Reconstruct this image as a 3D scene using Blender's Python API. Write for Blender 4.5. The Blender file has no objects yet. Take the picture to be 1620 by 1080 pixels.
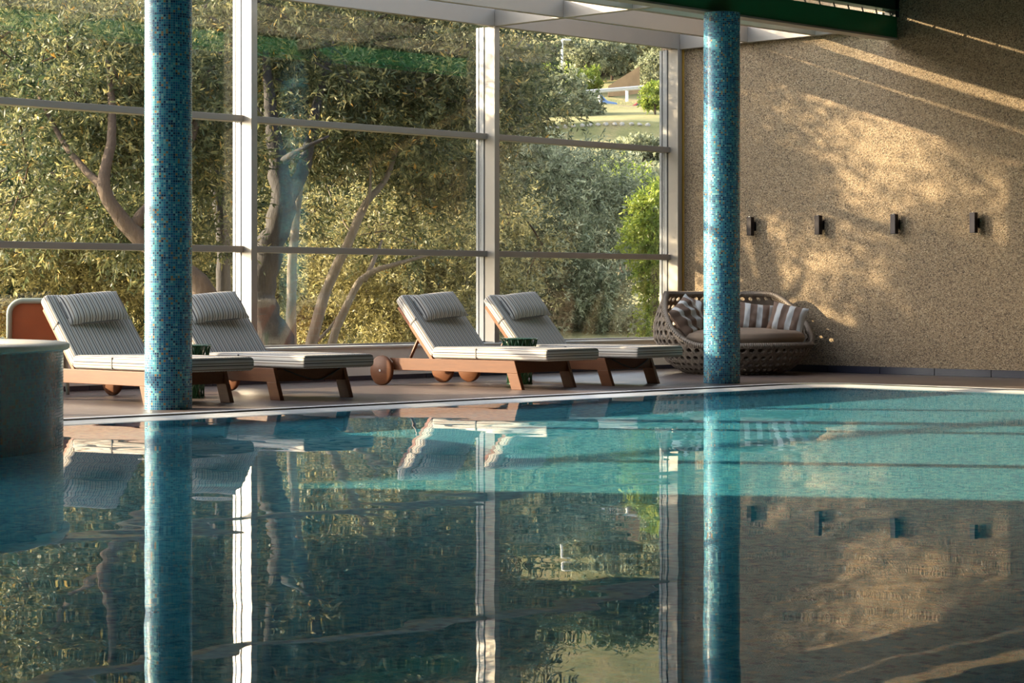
import bpy, bmesh, math, random
import numpy as np
from mathutils import Vector, Matrix

sc = bpy.context.scene
COL = sc.collection
PI = math.pi
random.seed(7)

# ------------------------------------------------------------------ camera
# room axes: x = distance in from the glass wall, y = along the glass (end wall at y = 0), z up
CAM = (14.1, -16.94, 0.75)
WX, WY = 0.7155, -0.6987      # camera-right / depth axes expressed in the room
F = 3420.0
cam_d = bpy.data.cameras.new('camera')
cam_d.sensor_width = 36.0
cam_d.lens = F / 1620.0 * 36.0
cam_d.shift_y = -75.0 / 1620.0
cam_d.clip_end = 2000
cam = bpy.data.objects.new('camera', cam_d)
COL.objects.link(cam)
cam.location = CAM
cam.rotation_euler = (PI / 2, 0, math.asin(0.6987))
sc.camera = cam

# ------------------------------------------------------------------ sky, sun, exposure
LDIR = Vector((1.5, 1.0, -0.5)).normalized()      # direction the sunlight travels
world = bpy.data.worlds.new('world')
sc.world = world
world.use_nodes = True
wn = world.node_tree
bg = wn.nodes['Background']
sky = wn.nodes.new('ShaderNodeTexSky')
sky.sky_type = 'NISHITA'
sky.sun_disc = False
sky.sun_elevation = math.radians(24)
sky.sun_rotation = math.atan2(-LDIR.x, -LDIR.y)
sky.air_density = 1.0
sky.dust_density = 2.0
hsv = wn.nodes.new('ShaderNodeHueSaturation')
hsv.inputs['Saturation'].default_value = 0.55
wn.links.new(sky.outputs['Color'], hsv.inputs['Color'])
wn.links.new(hsv.outputs['Color'], bg.inputs['Color'])
bg.inputs['Strength'].default_value = 0.55
sun_d = bpy.data.lights.new('sun', 'SUN')
sun_d.energy = 14.0
sun_d.color = (1.0, 0.79, 0.50)
sun_d.angle = math.radians(0.6)
sun_d.cycles.is_caustics_light = True
sun = bpy.data.objects.new('sun', sun_d)
COL.objects.link(sun)
sun.rotation_euler = LDIR.to_track_quat('-Z', 'Y').to_euler()
sun.location = (-20, -20, 15)
vs = sc.view_settings
vs.view_transform = 'Standard'
vs.look = 'None'
vs.exposure = 0.62
vs.gamma = 1.0
vs.use_curve_mapping = False

# ------------------------------------------------------------------ helpers
def PT(px, py, d):
    """point seen at a photo pixel, at a depth of d metres from the camera"""
    X = (px - 810.0) / F * d
    return Vector((WX * X + WY * d + CAM[0], -WY * X + WX * d + CAM[1], CAM[2] + (465.0 - py) / F * d))

class MB:
    def __init__(s):
        s.v = []; s.f = []; s.uv = []
    def add(s, vs, fs, uvs=None):
        b = len(s.v)
        s.v += [tuple(v) for v in vs]
        for i, f in enumerate(fs):
            s.f.append([b + k for k in f])
            s.uv.append(uvs[i] if uvs else [(0, 0)] * len(f))
        return s
    def box(s, x0, x1, y0, y1, z0, z1):
        v = [(x, y, z) for z in (z0, z1) for y in (y0, y1) for x in (x0, x1)]
        f = [(0, 2, 3, 1), (4, 5, 7, 6), (0, 1, 5, 4), (2, 6, 7, 3), (0, 4, 6, 2), (1, 3, 7, 5)]
        uvs = []
        for q in f:
            p = [v[i] for i in q]
            sp = [max(c) - min(c) for c in zip(*p)]
            a = [i for i in range(3) if sp[i] > 1e-9][:2]
            if len(a) < 2: a = [0, 1]
            uvs.append([(pp[a[0]], pp[a[1]]) for pp in p])
        return s.add(v, f, uvs)
    def prism(s, poly, a0, a1, axis='y'):
        """extrude a 2-D polygon: axis y -> poly is (x,z); axis z -> (x,y); axis x -> (y,z)"""
        n = len(poly)
        def P(p, a):
            return {'y': (p[0], a, p[1]), 'z': (p[0], p[1], a), 'x': (a, p[0], p[1])}[axis]
        v = [P(p, a0) for p in poly] + [P(p, a1) for p in poly]
        f = [tuple(range(n)), tuple(range(2 * n - 1, n - 1, -1))]
        f += [(i, i + n, (i + 1) % n + n, (i + 1) % n) for i in range(n)]
        uvs = [[(poly[k % n][0], poly[k % n][1]) for k in q] for q in f[:2]]
        per = 0
        for i in range(n):
            L = math.dist(poly[i], poly[(i + 1) % n])
            uvs.append([(per, a0), (per, a1), (per + L, a1), (per + L, a0)]); per += L
        return s.add(v, f, uvs)
    def tube(s, pts, rad, n=8, caps=True):
        pts = [Vector(p) for p in pts]
        m = len(pts)
        rad = rad if isinstance(rad, (list, tuple)) else [rad] * m
        up = None; v = []; L = 0; lens = []
        for i, p in enumerate(pts):
            t = (pts[min(i + 1, m - 1)] - pts[max(i - 1, 0)]).normalized()
            if up is None:
                up = t.orthogonal().normalized()
            up = (up - t * up.dot(t))
            up = up.normalized() if up.length > 1e-6 else t.orthogonal().normalized()
            b = t.cross(up)
            if i: L += (p - pts[i - 1]).length
            lens.append(L)
            v += [p + (up * math.cos(2 * PI * k / n) + b * math.sin(2 * PI * k / n)) * rad[i] for k in range(n)]
        f = []; uvs = []
        for i in range(m - 1):
            for k in range(n):
                f.append((i * n + k, i * n + (k + 1) % n, (i + 1) * n + (k + 1) % n, (i + 1) * n + k))
                c = 2 * PI * rad[i] / n
                uvs.append([(k * c, lens[i]), ((k + 1) * c, lens[i]), ((k + 1) * c, lens[i + 1]), (k * c, lens[i + 1])])
        if caps:
            f.append(tuple(reversed(range(n)))); uvs.append([(0, 0)] * n)
            f.append(tuple(range((m - 1) * n, m * n))); uvs.append([(0, 0)] * n)
        return s.add(v, f, uvs)
    def lathe(s, prof, n=48, c=(0, 0), close=False):
        """prof: list of (r, z)"""
        m = len(prof); v = []; f = []; uvs = []
        for r, z in prof:
            v += [(c[0] + r * math.cos(2 * PI * k / n), c[1] + r * math.sin(2 * PI * k / n), z) for k in range(n)]
        L = 0
        for i in range(m - 1):
            dl = math.dist(prof[i], prof[i + 1])
            R = max(prof[i][0], prof[i + 1][0])
            for k in range(n):
                f.append((i * n + k, i * n + (k + 1) % n, (i + 1) * n + (k + 1) % n, (i + 1) * n + k))
                a, b = 2 * PI * R * k / n, 2 * PI * R * (k + 1) / n
                uvs.append([(a, L), (b, L), (b, L + dl), (a, L + dl)])
            L += dl
        if close:
            f.append(tuple(reversed(range(n)))); uvs.append([(v[k][0], v[k][1]) for k in reversed(range(n))])
            f.append(tuple(range((m - 1) * n, m * n))); uvs.append([(v[k][0], v[k][1]) for k in range((m - 1) * n, m * n)])
        return s.add(v, f, uvs)
    def grid(s, fn, nu, nv, uvfn=None, wrap=False):
        v = [fn(i / nu, j / nv) for j in range(nv + 1) for i in range(nu + 1)]
        f = []; uvs = []
        w = nu + 1
        for j in range(nv):
            for i in range(nu):
                f.append((j * w + i, j * w + i + 1, (j + 1) * w + i + 1, (j + 1) * w + i))
                q = [(i / nu, j / nv), ((i + 1) / nu, j / nv), ((i + 1) / nu, (j + 1) / nv), (i / nu, (j + 1) / nv)]
                uvs.append([uvfn(*p) for p in q] if uvfn else q)
        return s.add(v, f, uvs)
    def mesh(s, name, mat, smooth=False):
        me = bpy.data.meshes.new(name)
        me.from_pydata(s.v, [], s.f)
        ul = me.uv_layers.new(name='UVMap')
        flat = [c for q in s.uv for p in q for c in p]
        ul.data.foreach_set('uv', flat)
        if mat: me.materials.append(mat)
        if smooth:
            me.polygons.foreach_set('use_smooth', [True] * len(me.polygons))
        me.update()
        return me
    def build(s, name, mat, parent=None, smooth=False, loc=None, bevel=0, angle=None):
        o = bpy.data.objects.new(name, s.mesh(name, mat, smooth or angle is not None))
        COL.objects.link(o)
        if parent: o.parent = parent
        if loc: o.location = loc
        if angle is not None:
            try:
                o.data.set_sharp_from_angle(angle=math.radians(angle))
            except Exception:
                pass
        if bevel:
            b = o.modifiers.new('bevel', 'BEVEL'); b.width = bevel; b.segments = 2; b.limit_method = 'ANGLE'
        return o

def tag(o, label=None, cat=None, group=None, kind=None):
    if label: o['label'] = label
    if cat: o['category'] = cat
    if group: o['group'] = group
    if kind: o['kind'] = kind
    return o

def thing(name, label, cat, loc=(0, 0, 0), rz=0, group=None):
    o = bpy.data.objects.new(name, None)
    COL.objects.link(o)
    o.location = loc; o.rotation_euler = (0, 0, rz)
    o.empty_display_size = 0.1
    return tag(o, label, cat, group)

def share(name, me, parent, loc=(0, 0, 0), rot=(0, 0, 0)):
    o = bpy.data.objects.new(name, me)
    COL.objects.link(o); o.parent = parent; o.location = loc; o.rotation_euler = rot
    return o

def copy_tree(o, parent=None):
    c = o.copy(); COL.objects.link(c); c.parent = parent
    for ch in list(o.children): copy_tree(ch, c)
    return c

# ------------------------------------------------------------------ materials
class NT:
    def __init__(s, name):
        s.m = bpy.data.materials.new(name); s.m.use_nodes = True
        s.t = s.m.node_tree; s.t.nodes.clear()
        s.out = s.t.nodes.new('ShaderNodeOutputMaterial')
    def n(s, typ, **kw):
        x = s.t.nodes.new('ShaderNode' + typ)
        for k, v in kw.items():
            if k[0] == '_': setattr(x, k[1:], v)
        return x
    def l(s, a, b): s.t.links.new(a, b)
    def math(s, op, a, b=None, c=None):
        x = s.n('Math', _operation=op)
        for i, q in enumerate((a, b, c)):
            if q is None: continue
            if isinstance(q, (int, float)): x.inputs[i].default_value = q
            else: s.l(q, x.inputs[i])
        return x.outputs[0]
    def ramp(s, fac, stops, mode='LINEAR'):
        r = s.n('ValToRGB'); r.color_ramp.interpolation = mode
        e = r.color_ramp.elements
        while len(e) < len(stops): e.new(0.5)
        for i, (p, c) in enumerate(stops):
            e[i].position = p; e[i].color = (*c, 1)
        s.l(fac, r.inputs[0]); return r.outputs[0]
    def noise(s, vec, scale, detail=3, rough=0.5):
        x = s.n('TexNoise'); x.inputs['Scale'].default_value = scale
        x.inputs['Detail'].default_value = detail; x.inputs['Roughness'].default_value = rough
        if vec is not None: s.l(vec, x.inputs['Vector'])
        return x.outputs['Fac']
    def mixc(s, fac, a, b):
        x = s.n('Mix', _data_type='RGBA')
        for q, i in ((fac, 0), (a, 6), (b, 7)):
            if isinstance(q, (int, float)): x.inputs[i].default_value = q
            elif isinstance(q, tuple): x.inputs[i].default_value = (*q, 1)
            else: s.l(q, x.inputs[i])
        return x.outputs[2]
    def coord(s, which='Object'): return s.n('TexCoord').outputs[which]
    def mapping(s, vec, scale):
        x = s.n('Mapping'); x.inputs['Scale'].default_value = scale; s.l(vec, x.inputs[0]); return x.outputs[0]
    def principled(s, col, rough=0.5, metal=0.0, bump=None, bstr=0.3, bdist=0.01, spec=None, coat=0):
        b = s.n('BsdfPrincipled')
        if isinstance(col, tuple): b.inputs['Base Color'].default_value = (*col, 1)
        else: s.l(col, b.inputs['Base Color'])
        if isinstance(rough, (int, float)): b.inputs['Roughness'].default_value = rough
        else: s.l(rough, b.inputs['Roughness'])
        b.inputs['Metallic'].default_value = metal
        if spec is not None: b.inputs['Specular IOR Level'].default_value = spec
        if coat: b.inputs['Coat Weight'].default_value = coat
        if bump is not None:
            k = s.n('Bump'); k.inputs['Strength'].default_value = bstr; k.inputs['Distance'].default_value = bdist
            s.l(bump, k.inputs['Height']); s.l(k.outputs[0], b.inputs['Normal'])
        s.l(b.outputs[0], s.out.inputs[0])
        return s.m

def plain(name, col, rough=0.5, metal=0.0, var=0.12, scale=12.0, spec=None):
    t = NT(name)
    f = t.noise(t.coord(), scale, 4)
    c = t.mixc(f, tuple(x * (1 - var) for x in col), tuple(min(1, x * (1 + var)) for x in col))
    return t.principled(c, rough, metal, bump=f, bstr=0.05, spec=spec)

def m_mosaic(name, stops, grout, pitch, rough=0.22):
    t = NT(name)
    uv = t.n('UVMap').outputs[0]
    sep = t.n('SeparateXYZ'); t.l(uv, sep.inputs[0])
    u = t.math('DIVIDE', sep.outputs[0], pitch); v = t.math('DIVIDE', sep.outputs[1], pitch)
    cu, cv = t.math('FLOOR', u), t.math('FLOOR', v)
    cb = t.n('CombineXYZ'); t.l(cu, cb.inputs[0]); t.l(cv, cb.inputs[1])
    w = t.n('TexWhiteNoise', _noise_dimensions='3D'); t.l(cb.outputs[0], w.inputs[0])
    col = t.ramp(w.outputs['Value'], stops, 'CONSTANT')
    fu = t.math('ABSOLUTE', t.math('SUBTRACT', t.math('FRACT', u), 0.5))
    fv = t.math('ABSOLUTE', t.math('SUBTRACT', t.math('FRACT', v), 0.5))
    edge = t.math('GREATER_THAN', t.math('MAXIMUM', fu, fv), 0.43)
    c = t.mixc(edge, col, grout)
    h = t.math('SUBTRACT', 1.0, edge)
    r = t.math('MULTIPLY_ADD', edge, 0.5, rough)
    return t.principled(c, r, bump=h, bstr=0.25, bdist=0.002)

M = {}
M['mosaic'] = m_mosaic('column mosaic', [
    (0.0, (0.014, 0.12, 0.24)), (0.30, (0.025, 0.21, 0.33)), (0.55, (0.06, 0.33, 0.41)), (0.72, (0.006, 0.035, 0.10)),
    (0.84, (0.20, 0.45, 0.47)), (0.91, (0.32, 0.19, 0.08)), (0.955, (0.03, 0.14, 0.32))], (0.17, 0.30, 0.34), 0.0155)
M['mosaic_dark'] = m_mosaic('spa mosaic', [
    (0.0, (0.008, 0.11, 0.17)), (0.35, (0.012, 0.17, 0.23)), (0.62, (0.02, 0.23, 0.28)), (0.82, (0.006, 0.06, 0.12)),
    (0.93, (0.10, 0.14, 0.10))], (0.03, 0.16, 0.18), 0.0155)
M['pool_tile'] = m_mosaic('pool mosaic', [
    (0.0, (0.055, 0.43, 0.64)), (0.3, (0.10, 0.56, 0.76)), (0.6, (0.16, 0.66, 0.82)), (0.82, (0.04, 0.33, 0.55)),
    (0.93, (0.28, 0.68, 0.74))], (0.17, 0.58, 0.74), 0.03, 0.4)

def m_wall():
    t = NT('exposed aggregate render')
    P = t.coord()
    vo = t.n('TexVoronoi'); vo.inputs['Scale'].default_value = 105; t.l(P, vo.inputs['Vector'])
    hs = t.n('SeparateColor'); t.l(vo.outputs['Color'], hs.inputs[0])
    peb = t.ramp(hs.outputs[0], [(0.0, (0.045, 0.033, 0.024)), (0.17, (0.17, 0.118, 0.072)), (0.30, (0.25, 0.178, 0.108)),
                                 (0.66, (0.31, 0.225, 0.14)), (0.86, (0.43, 0.335, 0.225)), (0.97, (0.10, 0.072, 0.05))])
    big = t.noise(P, 1.3, 3)
    c = t.mixc(t.math('MULTIPLY', big, 0.35), peb, (0.25, 0.175, 0.105))
    return t.principled(c, 0.85, bump=vo.outputs['Distance'], bstr=0.7, bdist=0.012)
M['wall'] = m_wall()

def m_deck():
    t = NT('dark brown deck')
    P = t.coord()
    g = t.noise(t.mapping(P, (2.0, 30.0, 2.0)), 2.0, 5, 0.6)
    b = t.noise(P, 0.8, 3)
    c = t.mixc(g, (0.058, 0.041, 0.037), (0.115, 0.083, 0.073))
    c = t.mixc(t.math('MULTIPLY', b, 0.4), c, (0.11, 0.09, 0.095))
    r = t.math('MULTIPLY_ADD', g, 0.2, 0.28)
    return t.principled(c, r, bump=g, bstr=0.12, bdist=0.004)
M['deck'] = m_deck()

def m_wood(name, a, b, rough=0.52):
    t = NT(name)
    P = t.coord()
    g = t.noise(t.mapping(P, (3.0, 22.0, 34.0)), 2.2, 6, 0.62)
    return t.principled(t.mixc(g, a, b), rough, bump=g, bstr=0.08, bdist=0.003, spec=0.25)
M['teak'] = m_wood('oiled teak', (0.062, 0.018, 0.0055), (0.155, 0.052, 0.015))
M['teak_dark'] = m_wood('dark teak back frame', (0.16, 0.05, 0.02), (0.30, 0.10, 0.04))

def m_fabric(name, stops, period, uvi=0):
    t = NT(name)
    uv = t.n('UVMap').outputs[0]
    sep = t.n('SeparateXYZ'); t.l(uv, sep.inputs[0])
    u = t.math('FRACT', t.math('DIVIDE', sep.outputs[uvi], period))
    c = t.ramp(u, stops, 'CONSTANT')
    w = t.noise(t.mapping(uv, (1, 1, 1)), 260, 2)
    wr = t.noise(t.coord(), 7.0, 3)
    c2 = t.mixc(t.math('MULTIPLY', w, 0.25), c, (0.28, 0.26, 0.25))
    h = t.math('MULTIPLY_ADD', wr, 3.0, w)
    return t.principled(c2, 0.9, bump=h, bstr=0.25, bdist=0.006, spec=0.2)
wht, bge, drk, brn, gry = (0.57, 0.525, 0.475), (0.385, 0.33, 0.265), (0.055, 0.05, 0.055), (0.17, 0.125, 0.10), (0.32, 0.31, 0.30)
M['stripe'] = m_fabric('fine striped canvas', [
    (0.0, drk), (0.17, wht), (0.36, bge), (0.46, brn), (0.58, wht), (0.78, gry), (0.86, wht)], 0.046)
M['broad'] = m_fabric('broad striped cotton', [(0.0, (0.62, 0.61, 0.60)), (0.44, (0.165, 0.098, 0.068)), (0.97, (0.30, 0.22, 0.17))], 0.12)
M['piping'] = plain('grey piping', (0.16, 0.15, 0.15), 0.9)
M['seat_taupe'] = plain('taupe cushion cloth', (0.23, 0.165, 0.12), 0.9, scale=6, var=0.2)
M['wicker'] = plain('weathered wicker', (0.17, 0.13, 0.10), 0.7, scale=40, var=0.35)
M['wicker_strand'] = plain('pale wicker strand', (0.25, 0.20, 0.16), 0.65, scale=40, var=0.3)
M['alu'] = plain('champagne aluminium', (0.31, 0.275, 0.24), 0.38, 0.25, var=0.04, scale=3)
M['alu_grey'] = plain('grey aluminium', (0.26, 0.26, 0.27), 0.35, 0.35, var=0.04, scale=3)
M['transom'] = plain('bronze grey transom', (0.27, 0.235, 0.21), 0.45, 0.2, var=0.05, scale=3)
M['gasket'] = plain('black gasket', (0.010, 0.011, 0.014), 0.5)
M['sill'] = plain('pale grey concrete', (0.72, 0.72, 0.69), 0.75, scale=5, var=0.1)
M['base'] = plain('dark navy plinth tile', (0.030, 0.030, 0.045), 0.25, scale=4, var=0.3)
M['brass'] = plain('brass corner strip', (0.50, 0.28, 0.05), 0.5, 0.2)
M['green'] = plain('green painted steel', (0.010, 0.15, 0.062), 0.35, var=0.08, scale=2)
M['green_dark'] = plain('dark green painted steel', (0.006, 0.035, 0.025), 0.4, var=0.08, scale=2)
M['ceiling'] = plain('dark ceiling boards', (0.055, 0.05, 0.042), 0.7, scale=3)
M['dark_wall'] = plain('taupe plaster', (0.16, 0.14, 0.12), 0.8, scale=3)
M['white_stone'] = plain('white pool coping', (0.58, 0.58, 0.59), 0.35, scale=9, var=0.06)
M['channel'] = plain('dark overflow channel', (0.06, 0.055, 0.055), 0.85)
M['cream'] = plain('cream stone coping', (0.80, 0.72, 0.60), 0.45, scale=6, var=0.08)
M['lamp_black'] = plain('black bronze metal', (0.022, 0.016, 0.018), 0.35, 0.5)
M['chrome'] = plain('steel', (0.7, 0.7, 0.7), 0.25, 1.0, var=0.03)
M['cord'] = plain('dark cord', (0.02, 0.025, 0.025), 0.7)
M['orange'] = plain('orange vinyl', (0.34, 0.085, 0.025), 0.3, scale=5, var=0.3)  # strong mottling puts leaf-shadow dapple into the colour
M['sage'] = plain('pale sage frame', (0.34, 0.37, 0.31), 0.45, scale=5, var=0.1)
M['rail_steel'] = plain('galvanised guard rail', (0.55, 0.53, 0.50), 0.5, 0.3)
M['pole'] = plain('painted lamp pole', (0.55, 0.52, 0.47), 0.5)
M['rust'] = plain('ochre retaining wall', (0.32, 0.19, 0.09), 0.9, scale=0.8, var=0.4)
M['stone'] = plain('pale rubble', (0.34, 0.31, 0.27), 0.9, scale=2, var=0.25)
M['road'] = plain('asphalt', (0.16, 0.155, 0.15), 0.9)
M['house'] = plain('grey house render', (0.26, 0.27, 0.28), 0.8, scale=0.5)
M['slate'] = plain('dark slate', (0.035, 0.045, 0.055), 0.7, scale=1)
M['car_blue'] = plain('blue car paint', (0.12, 0.22, 0.42), 0.25)
M['car_red'] = plain('red car paint', (0.42, 0.06, 0.05), 0.25)
M['car_silver'] = plain('silver car paint', (0.50, 0.56, 0.62), 0.25)
M['tyre'] = plain('tyre rubber', (0.02, 0.02, 0.02), 0.8)
M['car_glass'] = plain('dark car glass', (0.03, 0.04, 0.05), 0.1)

def m_glass():
    t = NT('window glass')
    tr = t.n('BsdfTransparent'); tr.inputs[0].default_value = (0.97, 0.985, 0.98, 1)
    gl = t.n('BsdfGlossy'); gl.inputs['Roughness'].default_value = 0.0
    ge = t.n('NewGeometry')
    dt = t.n('VectorMath', _operation='DOT_PRODUCT'); t.l(ge.outputs['Normal'], dt.inputs[0]); t.l(ge.outputs['Incoming'], dt.inputs[1])
    c = t.math('ABSOLUTE', dt.outputs['Value'])
    fr = t.math('MULTIPLY_ADD', t.math('POWER', t.math('SUBTRACT', 1.0, c), 5.0), 0.96, 0.04)
    mx = t.n('MixShader'); t.l(fr, mx.inputs[0])
    t.l(tr.outputs[0], mx.inputs[1]); t.l(gl.outputs[0], mx.inputs[2]); t.l(mx.outputs[0], t.out.inputs[0])
    return t.m
M['glass'] = m_glass()

def m_water():
    t = NT('pool water')
    rf = t.n('BsdfRefraction'); rf.inputs['IOR'].default_value = 1.33; rf.inputs['Roughness'].default_value = 0.0
    rf.inputs['Color'].default_value = (0.90, 0.985, 0.985, 1)
    gl = t.n('BsdfGlossy'); gl.inputs['Roughness'].default_value = 0.0
    fr = t.n('Fresnel'); fr.inputs['IOR'].default_value = 1.33
    mx = t.n('MixShader'); t.l(t.math('MULTIPLY', fr.outputs[0], 0.90), mx.inputs[0])
    t.l(rf.outputs[0], mx.inputs[1]); t.l(gl.outputs[0], mx.inputs[2]); t.l(mx.outputs[0], t.out.inputs[0])
    return t.m
M['water'] = m_water()

def m_greenglass():
    t = NT('green glass rods')
    P = t.coord()
    n = t.noise(t.mapping(P, (60, 60, 8)), 1.0, 3)
    c = t.ramp(n, [(0.35, (0.015, 0.07, 0.03)), (0.55, (0.06, 0.18, 0.08)), (0.68, (0.38, 0.46, 0.30))])
    return t.principled(c, 0.2)
M['greenglass'] = m_greenglass()

def m_leaf(name, stops, transl=0.45):
    t = NT(name)
    a = t.n('Attribute'); a.attribute_name = 'tint'
    c = t.ramp(a.outputs['Fac'], stops)
    d = t.n('BsdfPrincipled'); t.l(c, d.inputs['Base Color']); d.inputs['Roughness'].default_value = 0.45
    d.inputs['Specular IOR Level'].default_value = 0.35
    tl = t.n('BsdfTranslucent'); t.l(c, tl.inputs[0])
    mx = t.n('MixShader'); mx.inputs[0].default_value = transl
    t.l(d.outputs[0], mx.inputs[1]); t.l(tl.outputs[0], mx.inputs[2]); t.l(mx.outputs[0], t.out.inputs[0])
    return t.m
M['leaf_olive'] = m_leaf('olive leaves', [(0.0, (0.018, 0.026, 0.014)), (0.42, (0.075, 0.095, 0.045)), (0.70, (0.22, 0.22, 0.105)),
                                          (0.88, (0.46, 0.40, 0.17)), (0.97, (0.50, 0.27, 0.05))])
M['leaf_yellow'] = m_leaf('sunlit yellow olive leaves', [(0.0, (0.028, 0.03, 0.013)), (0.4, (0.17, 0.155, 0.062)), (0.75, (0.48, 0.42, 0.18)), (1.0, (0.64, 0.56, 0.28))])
M['leaf_silver'] = m_leaf('silvery olive leaves', [(0.0, (0.035, 0.045, 0.025)), (0.4, (0.17, 0.19, 0.105)), (0.75, (0.42, 0.43, 0.26)), (1.0, (0.60, 0.57, 0.36))])
M['leaf_lime'] = m_leaf('bright lime leaves', [(0.0, (0.06, 0.11, 0.02)), (0.5, (0.24, 0.31, 0.05)), (1.0, (0.48, 0.50, 0.10))])
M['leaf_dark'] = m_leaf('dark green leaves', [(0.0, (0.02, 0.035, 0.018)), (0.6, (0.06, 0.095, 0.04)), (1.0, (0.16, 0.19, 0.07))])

def m_bark(name, a, b):
    t = NT(name)
    P = t.coord()
    g = t.noise(t.mapping(P, (9, 9, 2.2)), 3.0, 6, 0.65)
    return t.principled(t.mixc(g, a, b), 0.9, bump=g, bstr=0.8, bdist=0.03)
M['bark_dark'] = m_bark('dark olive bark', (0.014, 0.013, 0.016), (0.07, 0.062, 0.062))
M['bark_pale'] = m_bark('pale grey bark', (0.09, 0.072, 0.056), (0.27, 0.22, 0.175))
M['bark_brown'] = m_bark('brown bark', (0.03, 0.018, 0.012), (0.115, 0.075, 0.05))

def m_ground():
    t = NT('dry grass hillside')
    P = t.coord()
    a = t.noise(P, 0.25, 5, 0.65)
    b = t.noise(P, 3.0, 4, 0.7)
    c = t.ramp(a, [(0.30, (0.10, 0.11, 0.035)), (0.46, (0.24, 0.215, 0.075)), (0.58, (0.33, 0.26, 0.11)), (0.72, (0.27, 0.18, 0.095))])
    c = t.mixc(t.math('MULTIPLY', b, 0.5), c, (0.16, 0.17, 0.05))
    return t.principled(c, 0.95, bump=b, bstr=0.8, bdist=0.25)
M['ground'] = m_ground()

# ------------------------------------------------------------------ the setting: deck, pool, walls
PX0, PY0 = 3.06, -1.94        # outer line of the pool coping
PX1, PYE = 12.4, -25.0
RC = 0.55
def edge_path(off, n=10):
    """pool coping line, 'off' metres towards the water; from far left, round the corner, to the right"""
    pts = [(PX0 + off, PYE)]
    r = max(RC - off, 0.06)
    cx, cy = PX0 + off + r, PY0 - off - r
    for k in range(n + 1):
        a = PI - (PI / 2) * k / n
        pts.append((cx + r * math.cos(a), cy + r * math.sin(a)))
    pts.append((PX1, PY0 - off))
    return pts
def strip(off0, off1, z0, z1, name, mat, **kw):
    a, b = edge_path(off0), edge_path(off1)
    m = MB(); n = len(a)
    for i in range(n - 1):
        v = [(*a[i], z0), (*a[i + 1], z0), (*b[i + 1], z1), (*b[i], z1)]
        m.add(v, [(0, 3, 2, 1)], [[(p[0], p[1]) for p in (v[0], v[3], v[2], v[1])]])
    return m.build(name, mat, **kw)

WZ = -0.012                   # water level
a = edge_path(0)
m = MB()
v = [(-0.3, PYE, 0.0)] + [(x, y, 0.0) for x, y in a] + [(PX1, 0.0, 0.0), (-0.3, 0.0, 0.0)]
# deck: strips between the outline and the walls
outl = a
top = []
for x, y in outl:
    top.append((x, y))
m = MB()
m.add([(-0.02, PYE, 0), (PX0, PYE, 0), (PX0, PY0 - RC, 0), (-0.02, PY0 - RC, 0)], [(0, 1, 2, 3)])
m.add([(PX0 + RC, PY0, 0), (PX1 + 5, PY0, 0), (PX1 + 5, 0, 0), (PX0 + RC, 0, 0)], [(0, 1, 2, 3)])
arc = outl[1:-1]
fan = [(-0.02, 0, 0), (-0.02, PY0 - RC, 0)] + [(x, y, 0) for x, y in arc] + [(PX0 + RC, 0, 0)]
m.add(fan, [tuple(range(len(fan)))])
m.add([(PX1, PYE, 0), (PX1 + 5, PYE, 0), (PX1 + 5, PY0, 0), (PX1, PY0, 0)], [(0, 1, 2, 3)])
floor = m.build('floor', M['deck'])
tag(floor, 'dark brown polished deck around the pool', kind='structure')

cs = strip(0.0, 0.11, 0.004, 0.004, 'trim_1', M['white_stone']); tag(cs, 'outer white stone strip of the pool edge', kind='structure')
cc = strip(-0.04, 0.30, -0.006, -0.008, 'trim_2', M['channel']); tag(cc, 'narrow dark overflow channel between the white strips', kind='structure')
ci = strip(0.25, 0.42, 0.003, -0.020, 'trim_3', M['white_stone']); tag(ci, 'inner white stone lip sloping into the water', kind='structure')

PD = -0.50
m = MB()
p = edge_path(0.42)
L = 0
for i in range(len(p) - 1):
    d = math.dist(p[i], p[i + 1])
    m.add([(*p[i], -0.022), (*p[i], PD), (*p[i + 1], PD), (*p[i + 1], -0.022)], [(0, 1, 2, 3)],
          [[(L, 0), (L, PD), (L + d, PD), (L + d, 0)]])
    L += d
X0, Y0 = PX0 + 0.42, PY0 - 0.42
m.add([(X0 - .3, PYE, PD), (PX1, PYE, PD), (PX1, Y0 + .3, PD), (X0 - .3, Y0 + .3, PD)], [(0, 1, 2, 3)],
      [[(X0, PYE), (PX1, PYE), (PX1, Y0), (X0, Y0)]])
m.add([(PX1, PYE, PD), (PX1, PYE, 0), (PX1, Y0 + .3, 0), (PX1, Y0 + .3, PD)], [(0, 1, 2, 3)], [[(PYE, PD), (PYE, 0), (Y0, 0), (Y0, PD)]])
pool = m.build('pool_basin', M['pool_tile'])
tag(pool, 'turquoise mosaic pool floor and walls under the water', kind='structure')
pool.cycles.is_caustics_receiver = True

# water: gently rippled sheet
nx, ny = 260, 620
wx0, wx1, wy0, wy1 = X0 - 0.16, PX1, PYE, Y0 + 0.16
xs = np.linspace(wx0, wx1, nx + 1); ys = np.linspace(wy0, wy1, ny + 1)
GX, GY = np.meshgrid(xs, ys)
rng = np.random.default_rng(3)
GZ = np.full_like(GX, WZ)
for k in range(26):
    ang = rng.uniform(0, 2 * PI); kk = rng.uniform(4.0, 34.0)
    GZ += 0.0004 / kk * np.sin(kk * (math.cos(ang) * GX + math.sin(ang) * GY) + rng.uniform(0, 6.28))
co = np.stack([GX, GY, GZ], -1).reshape(-1, 3)
ii = (np.arange(ny)[:, None] * (nx + 1) + np.arange(nx)[None, :]).reshape(-1)
fc = np.stack([ii, ii + 1, ii + nx + 2, ii + nx + 1], -1)

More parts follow.
